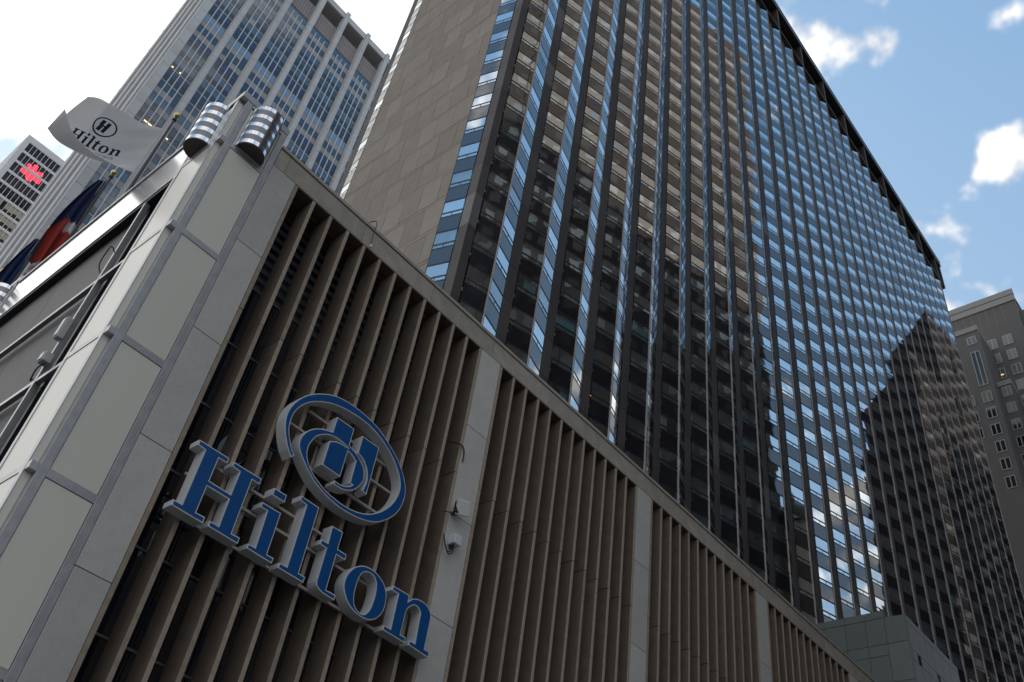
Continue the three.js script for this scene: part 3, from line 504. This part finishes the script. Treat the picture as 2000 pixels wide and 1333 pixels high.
// ---------------------------------------------------------------- panelled block standing on the low roof against the tower
{
  const p = thing('rooftop_block', 'grey-green panelled block on the low roof in front of the tower', 'building');
  const green = [1, 0.94, 1.05].map((k) => mat(0.2 * k, 0.225 * k, 0.215 * k, 0.4, { map: rep(concreteTex, 3) })), X = 61.78, Z = -20.5;
  span('core', mortar, p, [X + 0.06, 71.5], [19.06, 32.4], [-28.1, Z - 0.06]); span('core', mortar, p, [X + 0.06, 68], [32.41, 32.95], [-28.1, -22.06]);
  const zs = [-20.5, -21.98, -23.38, -24.88, -26.35, -28.1], ys = [19.1, 21.9, 24.7, 27.8, 29.72, 30.53, 32.47];
  for (let i = 0; i < zs.length - 1; i++) {
    for (let j = 0; j < ys.length - 1; j++) { if (i === 0 && j === 4) continue; const y0 = i === 0 && j === 3 ? 27.8 : ys[j], y1 = i === 0 && j === 3 ? 30.53 : ys[j + 1]; span('panel', pick(green), p, [X + (i ? 0 : 0.0), X + 0.05], [y0 + 0.02, y1 - 0.02], [zs[i + 1] + 0.02, zs[i] - 0.02]); }
    if (i) span('panel', pick(green), p, [X, X + 0.05], [32.49, 33.02], [zs[i + 1] + 0.02, zs[i] - 0.02]);
  }
  const xs = [61.83, 62.1, 63.65, 65.05, 66.5, 68, 69.6, 71.5], y2 = [19.1, 22, 25, 27.6, 29.3, 30.06, 31.98, 32.5];
  const hole = [];
  for (let i = 0; i < xs.length - 1; i++) for (let j = 0; j < y2.length - 1; j++) {
    if (j === 4 && (i === 1 || i === 4)) { // a small window in the narrow course
      const a = i === 1 ? 63.05 : 66.52, b = a + 0.58; hole.push([a, b]);
      if (a - xs[i] > 0.1) span('panel', pick(green), p, [xs[i] + 0.02, a - 0.01], [29.32, 30.04], [Z - 0.05, Z]); if (xs[i + 1] - b > 0.1) span('panel', pick(green), p, [b + 0.01, xs[i + 1] - 0.02], [29.32, 30.04], [Z - 0.05, Z]);
      span('window', spandrelGlass[0], p, [a, b], [29.36, 30.0], [Z - 0.055, Z - 0.03]);
    } else span('panel', pick(green), p, [xs[i] + 0.02, xs[i + 1] - 0.02], [y2[j] + 0.02, y2[j + 1] - 0.02], [Z - 0.05, Z]);
  }
}

// ---------------------------------------------------------------- pale office tower beyond the low block
{
  const o = thing('office_tower', 'pale office tower with tall piers, white mullions and panes coloured like reflected sky', 'tower');
  const Z = -125, XL = 16.9, PP = 6.93, P0 = 24.2, TOP = 206, pale = [1, 0.95, 1.04].map((k) => mat(0.66 * k, 0.655 * k, 0.65 * k, 0.7, { map: rep(concreteTex, 9) })), pinky = mat(0.4, 0.37, 0.38, 0.8, { map: rep(stainTex, 8) });
  const atticDark = mat(0.4, 0.39, 0.385, 0.85);
  const gl = { dark: mat(0.018, 0.026, 0.038, 0.06, { ior: 1.7 }), navyG: mat(0.01, 0.035, 0.12, 0.06, { ior: 1.7 }), steel: mat(0.05, 0.12, 0.2, 0.06, { ior: 1.8 }), skyG: mat(0.2, 0.33, 0.48, 0.08, { ior: 1.9 }), blind: mat(0.4, 0.4, 0.4, 0.6), dim: mat(0.03, 0.075, 0.13, 0.06, { ior: 1.7 }) };  // blue base colours paint in the sky that these panes reflect
  span('core', mortar, o, [XL + 0.5, 80], [GROUND, 199], [-149, Z - 1.25]);
  const NBY = 8, FL = 4.1, Yb = 60.75 + 0.3, rows = 32;
  const rowsCol = []; for (let n = 0; n < rows; n++) rowsCol.push([pick(['dark', 'blind', 'dark', 'blind', 'dark']), pick(['navyG', 'steel', 'dim', 'steel', 'dim', 'navyG'])]);
  // storeys as they stand: numbered so that floor 23 begins at 155.4
  rowsCol[22] = ['dark', 'steel']; rowsCol[21] = ['dark', 'steel']; rowsCol[23] = ['dark', 'navyG']; rowsCol[24] = ['blind', 'dim']; rowsCol[25] = ['blind', 'skyG']; rowsCol[26] = ['dark', 'navyG']; rowsCol[27] = ['dark', 'steel']; rowsCol[28] = ['dark', 'dim']; rowsCol[29] = ['dark', 'steel']; rowsCol[30] = ['blind', 'dim']; rowsCol[31] = ['blind', 'steel']; rowsCol[20] = ['dark', 'navyG']; rowsCol[19] = ['blind', 'dim']; rowsCol[18] = ['blind', 'steel'];
  const restG = {}, cells = [];
  for (let b = 0; b < NBY; b++) {
    const x0 = b ? P0 + (b - 1) * PP + 0.75 : 18.6, x1 = P0 + b * PP - 0.75, cw = (x1 - x0) / 4;
    for (let c = 0; c < 4; c++) for (let n = 0; n < rows; n++) { const y = 155.4 + (n - 23) * FL; if (y > 189.5 || y < 58) continue; cells.push({ b, c, n, x: x0 + (c + 0.5) * cw, y, w: cw }); }
    for (let c = 1; c < 4; c++) span('mullion', mat(0.66, 0.66, 0.68, 0.4), o, [x0 + c * cw - 0.09, x0 + c * cw + 0.09], [55, 191], [Z - 1.0, Z - 0.55]);
    span('spandrel', pale[b % 3], o, [x0, x1], [187.9, 191.2], [Z - 1.1, Z - 1.0]);
    span('louver', mat(0.1, 0.095, 0.09, 0.7), o, [x0, x1], [191.21, 193.2], [Z - 1.15, Z - 1.05]);
    for (let s = 0; s < 8; s++) span('attic_panel', pinky, o, [x0 + s * (x1 - x0) / 8 + 0.03, x0 + (s + 1) * (x1 - x0) / 8 - 0.03], [193.25, 199.5], [Z - 1.25, Z - 1.1]);
    span('attic_recess', atticDark, o, [x0, x1], [199.51, 203.9], [Z - 4.2, Z - 4]); span('attic_ceiling', atticDark, o, [x0, x1], [203.85, 203.95], [Z - 3.99, Z - 0.4]);
  }
  cells.sort((a, b) => Math.hypot(a.x, a.y) - Math.hypot(b.x, b.y));
  const visible = (q) => q.y > 96;
  const front = cells.filter(visible), backs = cells.filter((q) => !visible(q)); let made = 0;
  for (const q of [...front, ...backs]) {
    const [lo, hi] = rowsCol[q.n], one = rnd() < 0.06 ? pick(['dark', 'dim', 'blind']) : lo;
    const ga = pane(q.w - 0.06, 1.74), gb = pane(q.w - 0.06, 2.2), pa = [q.x, q.y + 0.92, Z - 0.95], pb = [q.x, q.y + 2.93, Z - 0.93];
    if (made < 300) { part('window_pane', gb, gl[hi], o, pb); part('lower_pane', ga, gl[one], o, pa); made++; }
    else { (restG[hi] ??= []).push(moved(gb, ...pb)); (restG[one] ??= []).push(moved(ga, ...pa)); }
  }
  for (const k in restG) stuff('window_panes', restG[k], gl[k], o);
  // thin rails between the storeys where the glass is clear
  { const g = []; for (let n = 0; n < rows; n++) if (rowsCol[n][0] === 'dark') { const y = 155.4 + (n - 23) * FL; if (y < 189 && y > 58) g.push(spanG([18.6, 70], [y - 0.12, y + 0.06], [Z - 0.98, Z - 0.86])); } stuff('floor_rails', g, mat(0.55, 0.6, 0.66, 0.4), o); }
  // piers with two set-back shoulders, cast in storey lengths
  for (let b = 0; b < NBY; b++) {
    const x = P0 + b * PP; span('pier', pale[b % 3], o, [x - 0.55, x + 0.55], [GROUND, 206.8], [Z - 1.2, Z + 0.25]); span('pier_shoulder', pale[(b + 1) % 3], o, [x - 0.75, x + 0.75], [GROUND, 203.8], [Z - 1.22, Z - 0.25]);
    if (b < 7) for (let y = 100; y < 206; y += 8.2) span('pier_joint', mortar, o, [x - 0.552, x + 0.552], [y, y + 0.06], [Z - 0.2, Z + 0.253]);
    const xe = b + 1 < NBY ? x + PP : x + 3; span('parapet', pale[(b + 2) % 3], o, [x + 0.56, xe - 0.56], [203.96, 206.1], [Z - 1.2, Z - 0.1]);
  }
  span('parapet', pale[0], o, [XL, P0 - 0.56], [203.96, 206.1], [Z - 1.2, Z - 0.1]); span('roof', pale[1], o, [XL, 80], [203.95, 204.2], [-150, Z - 1.21]);
  // left corner pier, then ribs along the short side
  for (let y = 56; y < 204; y += 4.1) span('corner_panel', pick(pale), o, [XL, 18.58], [y + 0.03, y + 4.07], [Z - 1.2, Z - 0.1]);
  span('edge_fin', mat(0.7, 0.68, 0.66, 0.4), o, [XL - 0.14, XL - 0.002], [50, 204.5], [Z - 0.35, Z - 0.05]);
  for (let r = 0; r < 4; r++) {
    const z0 = -126.2 - r * 6.1; span('side_rib', pale[r % 3], o, [XL - 0.35, XL + 0.6], [50, 204.8], [z0 - 2.9, z0 - 0.6]); span('side_groove', pinky, o, [XL + 0.3, XL + 0.6], [50, 203.9], [z0 - 6.05, z0 - 2.95]);
    const g = []; for (let y = 60; y < 204; y += 8.2) g.push(spanG([XL - 0.05, XL + 0.29], [y, y + 0.9], [z0 - 5.9, z0 - 3.05])); const m = part('rib_ties', mergeGeometries(g), mortar, o); m.userData.kind = 'stuff';
    span('side_fin', pale[(r + 1) % 3], o, [XL - 0.05, XL + 0.29], [50, 204.6], [z0 - 4.7, z0 - 4.3]);
  }
  // ceiling lights seen through a few panes
  const tube = new THREE.MeshStandardMaterial({ color: 0x332211, emissive: new THREE.Color().setRGB(1, 0.72, 0.42), emissiveIntensity: 1.1 });
  for (const [x, y, w] of [[20.3, 131.2, 2.2], [23.5, 131.2, 2.0], [19.2, 103.5, 0.9], [19.0, 94.8, 0.9], [21.5, 100, 0.7], [18.95, 147.5, 0.35], [20.7, 147.6, 0.35], [27.2, 112.3, 0.5], [26, 104.2, 0.6]]) span('ceiling_light', tube, o, [x, x + w], [y, y + 0.28], [Z - 0.9, Z - 0.86]);
}

// ---------------------------------------------------------------- white gridded slab with black windows and a red sign
{
  const Z = -203, k = 203 / 250, s = thing('gridded_slab', 'white gridded office slab with black window bands behind the pale office tower', 'building');
  const white = mat(0.78, 0.78, 0.8, 0.6, { map: rep(concreteTex, 10) }), black = mat(0.01, 0.01, 0.013, 0.12, { ior: 1.4 });
  const x0 = 15.3 * k, x1 = 36 * k, top = 222.2 * k, rowH = 4.82 * k, colW = 1.375 * k, first = 219.6 * k;
  span('core', white, s, [x0, x1], [GROUND, top], [Z - 25, Z - 0.5]);
  span('parapet', white, s, [x0, x1], [first, top], [Z - 0.49, Z]);
  span('edge_strip', white, s, [x0, 16.85 * k], [100, first], [Z - 0.49, Z]);
  for (let r = 0; r < 13; r++) {
    const y1 = first - r * rowH, y0 = y1 - rowH * 0.8;
    span('floor_band', white, s, [16.85 * k, x1], [y1 - rowH, y0], [Z - 0.49, Z - 0.02]);
    for (let c = 0; c < 13; c++) { const xa = 16.85 * k + c * colW; span('window', black, s, [xa + 0.07, xa + colW - 0.07], [y0, y1], [Z - 0.49, Z - 0.35]); if (c) span('mullion', white, s, [xa - 0.065, xa + 0.065], [y0, y1], [Z - 0.49, Z - 0.03]); }
    if (r > 4) for (let c = 0; c < 13; c++) if (rnd() < 0.75) { const xa = 16.85 * k + c * colW; span('blind', mat(0.42, 0.4, 0.32, 0.8), s, [xa + 0.09, xa + colW - 0.09], [y0 + rowH * (0.15 + 0.25 * rnd()), y1 - 0.05], [Z - 0.34, Z - 0.31]); }
  }
  // red outlined emblem: loops of glowing tube on plates, as it stands across the windows
  const g = thing('red_emblem', 'red glowing looped emblem across the windows of the white slab', 'sign', [0, 0, Z - 0.345]);
  const glow = new THREE.MeshStandardMaterial({ color: 0x8a0d1c, emissive: new THREE.Color().setRGB(1, 0.06, 0.1), emissiveIntensity: 0.75 });
  const sh = new THREE.Shape([[16.23,172.07],[16.53,173.05],[16.87,172.97],[17.59,172.5],[17.58,173.51],[17.83,173.79],[18.47,173.99],[18.68,173.83],[18.89,172.01],[19.75,172.7],[20.37,173.12],[20.56,172.83],[20.77,172.02],[20.57,171.81],[19.99,171.43],[19.39,171.41],[19.28,171.1],[20,171.06],[20.93,170.8],[21.15,170.28],[21.13,169.25],[20.41,168.97],[19.78,169.18],[19.34,169.52],[19.42,169.04],[19.22,168.45],[18.5,167.86],[17.97,168.22],[17.57,168.66],[17.38,169.33],[17.11,169.04],[16.62,169],[15.81,169.24],[15.72,169.65],[15.8,170.38],[16.34,170.97],[16.83,171.01],[17.62,170.99],[17.87,171.33],[17.35,171.33],[16.88,171.57],[16.56,171.85]].map((q) => new THREE.Vector2(...q)));
  for (const [x, y] of [[16.19,170.05],[16.49,169.72],[16.57,170.53],[17.13,169.81],[18.14,170.49],[18.09,169.36],[18.79,169.42],[18.26,168.72],[18.69,168.81],[18.18,172.13],[19.79,169.82],[20.4,169.72],[20.71,170.04],[17.17,170.62],[18.33,172.93],[19.7,172.13],[18.64,170.2],[19.13,169.92],[20.24,170.44]]) { const p = new THREE.Path(); p.absellipse(x, y, 0.15, 0.08, 0, 2 * Math.PI, true, x); sh.holes.push(p); }
  part('outline', new THREE.ExtrudeGeometry(sh, { depth: 0.04, bevelEnabled: false }), glow, g);
}

// ---------------------------------------------------------------- grey stone tower with setbacks past the end of the hotel
{
  const s = thing('stone_tower', 'grey stone tower with stepped setbacks and paired windows past the hotel end', 'tower');
  const st = [1, 0.93, 1.05].map((k) => mat(0.17 * k, 0.165 * k, 0.16 * k, 0.85, { map: rep(stoneTex, 7) })), cap = mat(0.4, 0.39, 0.37, 0.8, { map: rep(concreteTex, 3) }), frame = mat(0.38, 0.38, 0.38, 0.5), gl = [mat(0.02, 0.024, 0.03, 0.05, { ior: 1.6 }), mat(0.1, 0.11, 0.125, 0.08, { ior: 1.7 })];
  const X = 175, litWin = new THREE.MeshStandardMaterial({ color: 0x2a1c08, emissive: new THREE.Color().setRGB(1, 0.66, 0.18), emissiveIntensity: 0.5 });
  const win = (x, z, y, w, h, tone) => { const f = span('window', frame, s, [x - 0.12, x + 0.1], [y - h, y], [z - w, z]); for (let i = 0; i < 2; i++) part('pane', box(0.05, h - 0.4, w / 2 - 0.28), gl[tone], f, [-0.105, 0, (i - 0.5) * (w / 2 - 0.06)]); return f; };
  span('wall', st[0], s, [X, X + 30], [GROUND, 161.2], [-52, -21.9]); span('wall', st[1], s, [X + 0.6, X + 30], [GROUND, 158], [-21.89, -20.4]);
  for (let i = 0; i < 18; i++) { const z = -21.8 - i * 1.68; span('cornice_block', cap, s, [X - 0.25, X + 1], [161.21, 162.75], [z - 1.66, z]); span('parapet_block', cap, s, [X + 0.1, X + 1], [163.4, 165.05], [z - 1.66, z]); }
  span('cornice_gap', st[1], s, [X, X + 29], [162.76, 163.39], [-52, -21.9]);
  for (let i = 0; i < 8; i++) { const z = -25 - i * 1.69; span('slit', mortar, s, [X - 0.03, X + 0.02], [155.2, 161.1], [z - 0.12, z + 0.12]); }
  for (let n = 0; n < 14; n++) for (let c = 0; c < 5; c++) { const y = 152 - n * 4.3, z = -24.7 - c * 3.25; const f = win(X, z, y, 1.95, 2.8, rnd() < 0.55 && n < 5 ? 1 : 0); if ((n === 2 && c === 1) || (n === 5 && c === 2) || (n === 6 && c === 3)) part('lit_lamp', box(0.03, 0.35, 0.6), litWin, f, [-0.14, -0.4, 0.2]); }
  // nearer shoulders
  const sh = (x, z1, z2, y, wins) => {
    span('shoulder', st[2], s, [x, X - 0.01], [GROUND, y - 1.3], [z2, z1]); for (let z = z1; z > z2 + 0.8; z -= 1.5) span('cap_block', cap, s, [x - 0.2, X - 0.02], [y - 1.29, y], [Math.max(z2, z - 1.48), z]);
    for (const [z, yy, w, h, tone] of wins) win(x, z, yy, w, h, tone);
  };
  sh(166, -29.4, -44, 149.6, [[-30.2, 146.9, 1.9, 2.2, 1], [-30.2, 142.6, 1.9, 9.4, 0], [-30.2, 131.5, 1.9, 2.7, 0], [-30.2, 127.3, 1.9, 2.7, 0], [-30.2, 123.1, 1.9, 2.7, 0], [-30.2, 118.9, 1.9, 2.7, 0], [-30.2, 114.7, 1.9, 2.7, 0], [-30.2, 110.5, 1.9, 2.7, 0], [-33.6, 131.5, 1.9, 2.7, 0], [-33.6, 127.3, 1.9, 2.7, 0], [-33.6, 123.1, 1.9, 2.7, 0]]);
  sh(170, -26.7, -29.39, 136.0, [[-27.1, 134.4, 1.8, 2.6, 0], [-27.1, 130.1, 1.8, 2.6, 0], [-27.1, 125.8, 1.8, 2.6, 0], [-27.1, 121.5, 1.8, 2.6, 0], [-27.1, 117.2, 1.8, 2.6, 0], [-27.1, 112.9, 1.8, 2.6, 0]]);
}

// ---------------------------------------------------------------- buildings across the street, seen only as reflections in the hotel glass
function across(name, label, blocks, stone, winMat) {
  const b = thing(name, label, 'building');
  for (const [x0, x1, y1, z0, z1, cw, fh, ww, wh] of blocks) {
    span('wall', stone, b, [x0, x1], [GROUND, y1], [z0, z1]);
    const g = [], gd = []; for (let x = x0 + cw * 0.6; x < x1 - cw * 0.4; x += cw) for (let y = 6; y < y1 - 6; y += fh) (rnd() < 0.75 ? g : gd).push(spanG([x - ww / 2, x + ww / 2], [y, y + wh], [z0 - 0.05, z0 + 0.1]));
    stuff('windows', g, winMat[0], b); stuff('windows', gd, winMat[1], b);
    for (let x = x0; x <= x1; x += cw * 4) span('pilaster', stone, b, [x - 0.5, x + 0.5], [GROUND, y1 + 0.5], [z0 - 0.6, z0 - 0.06]);
  }
  return b;
}
const winPale = [mat(0.1, 0.1, 0.092, 0.25, { ior: 1.7 }), mat(0.05, 0.06, 0.07, 0.1, { ior: 1.7 })], winDark = [mat(0.04, 0.045, 0.05, 0.1, { ior: 1.7 }), mat(0.3, 0.28, 0.22, 0.4)];
across('granite_tower', 'brown granite tower across the street, mirrored in the hotel glass', [[20, 91.8, 211, 20, 60, 3.1, 3.9, 1.9, 1.9]], mat(0.075, 0.058, 0.047, 0.7, { map: rep(stoneTex, 8) }), winPale);
across('brick_tower', 'stepped brown brick tower down the street, mirrored at the hotel far end', [[153, 205, 142, 20, 60, 3, 3.6, 1.5, 1.9], [157, 205, 158, 22, 60, 3, 3.6, 1.5, 1.9], [175, 197, 187, 24, 58, 3, 3.6, 1.5, 1.9], [150.5, 152.98, 92, 20, 50, 2.4, 3.6, 1.2, 1.9]], mat(0.03, 0.02, 0.016, 0.85, { map: rep(stoneTex, 8) }), [mat(0.015, 0.016, 0.018, 0.3), mat(0.035, 0.032, 0.026, 0.4)]);  // brick and windows darkened in base colour, in place of a neighbouring shadow
{
  const o = across('ornate_block', 'old sandstone block with a domed corner turret across the street', [[92.2, 112, 62, 21, 50, 2.8, 4, 1.2, 2.4], [112.5, 149, 46, 21, 50, 2.8, 4, 1.2, 2.4]], mat(0.34, 0.27, 0.2, 0.85, { map: rep(stoneTex, 5) }), winDark);
  const stn = mat(0.36, 0.29, 0.22, 0.8); part('turret', new THREE.CylinderGeometry(4.2, 4.5, 20, 16), stn, o, [100, 72, 26]); part('dome', new THREE.SphereGeometry(4.6, 20, 12, 0, 7, 0, Math.PI / 2), mat(0.2, 0.26, 0.22, 0.6), o, [100, 82, 26]); part('lantern', new THREE.ConeGeometry(1.2, 7, 10), stn, o, [100, 89, 26]);
}
renderer.render(scene, camera);
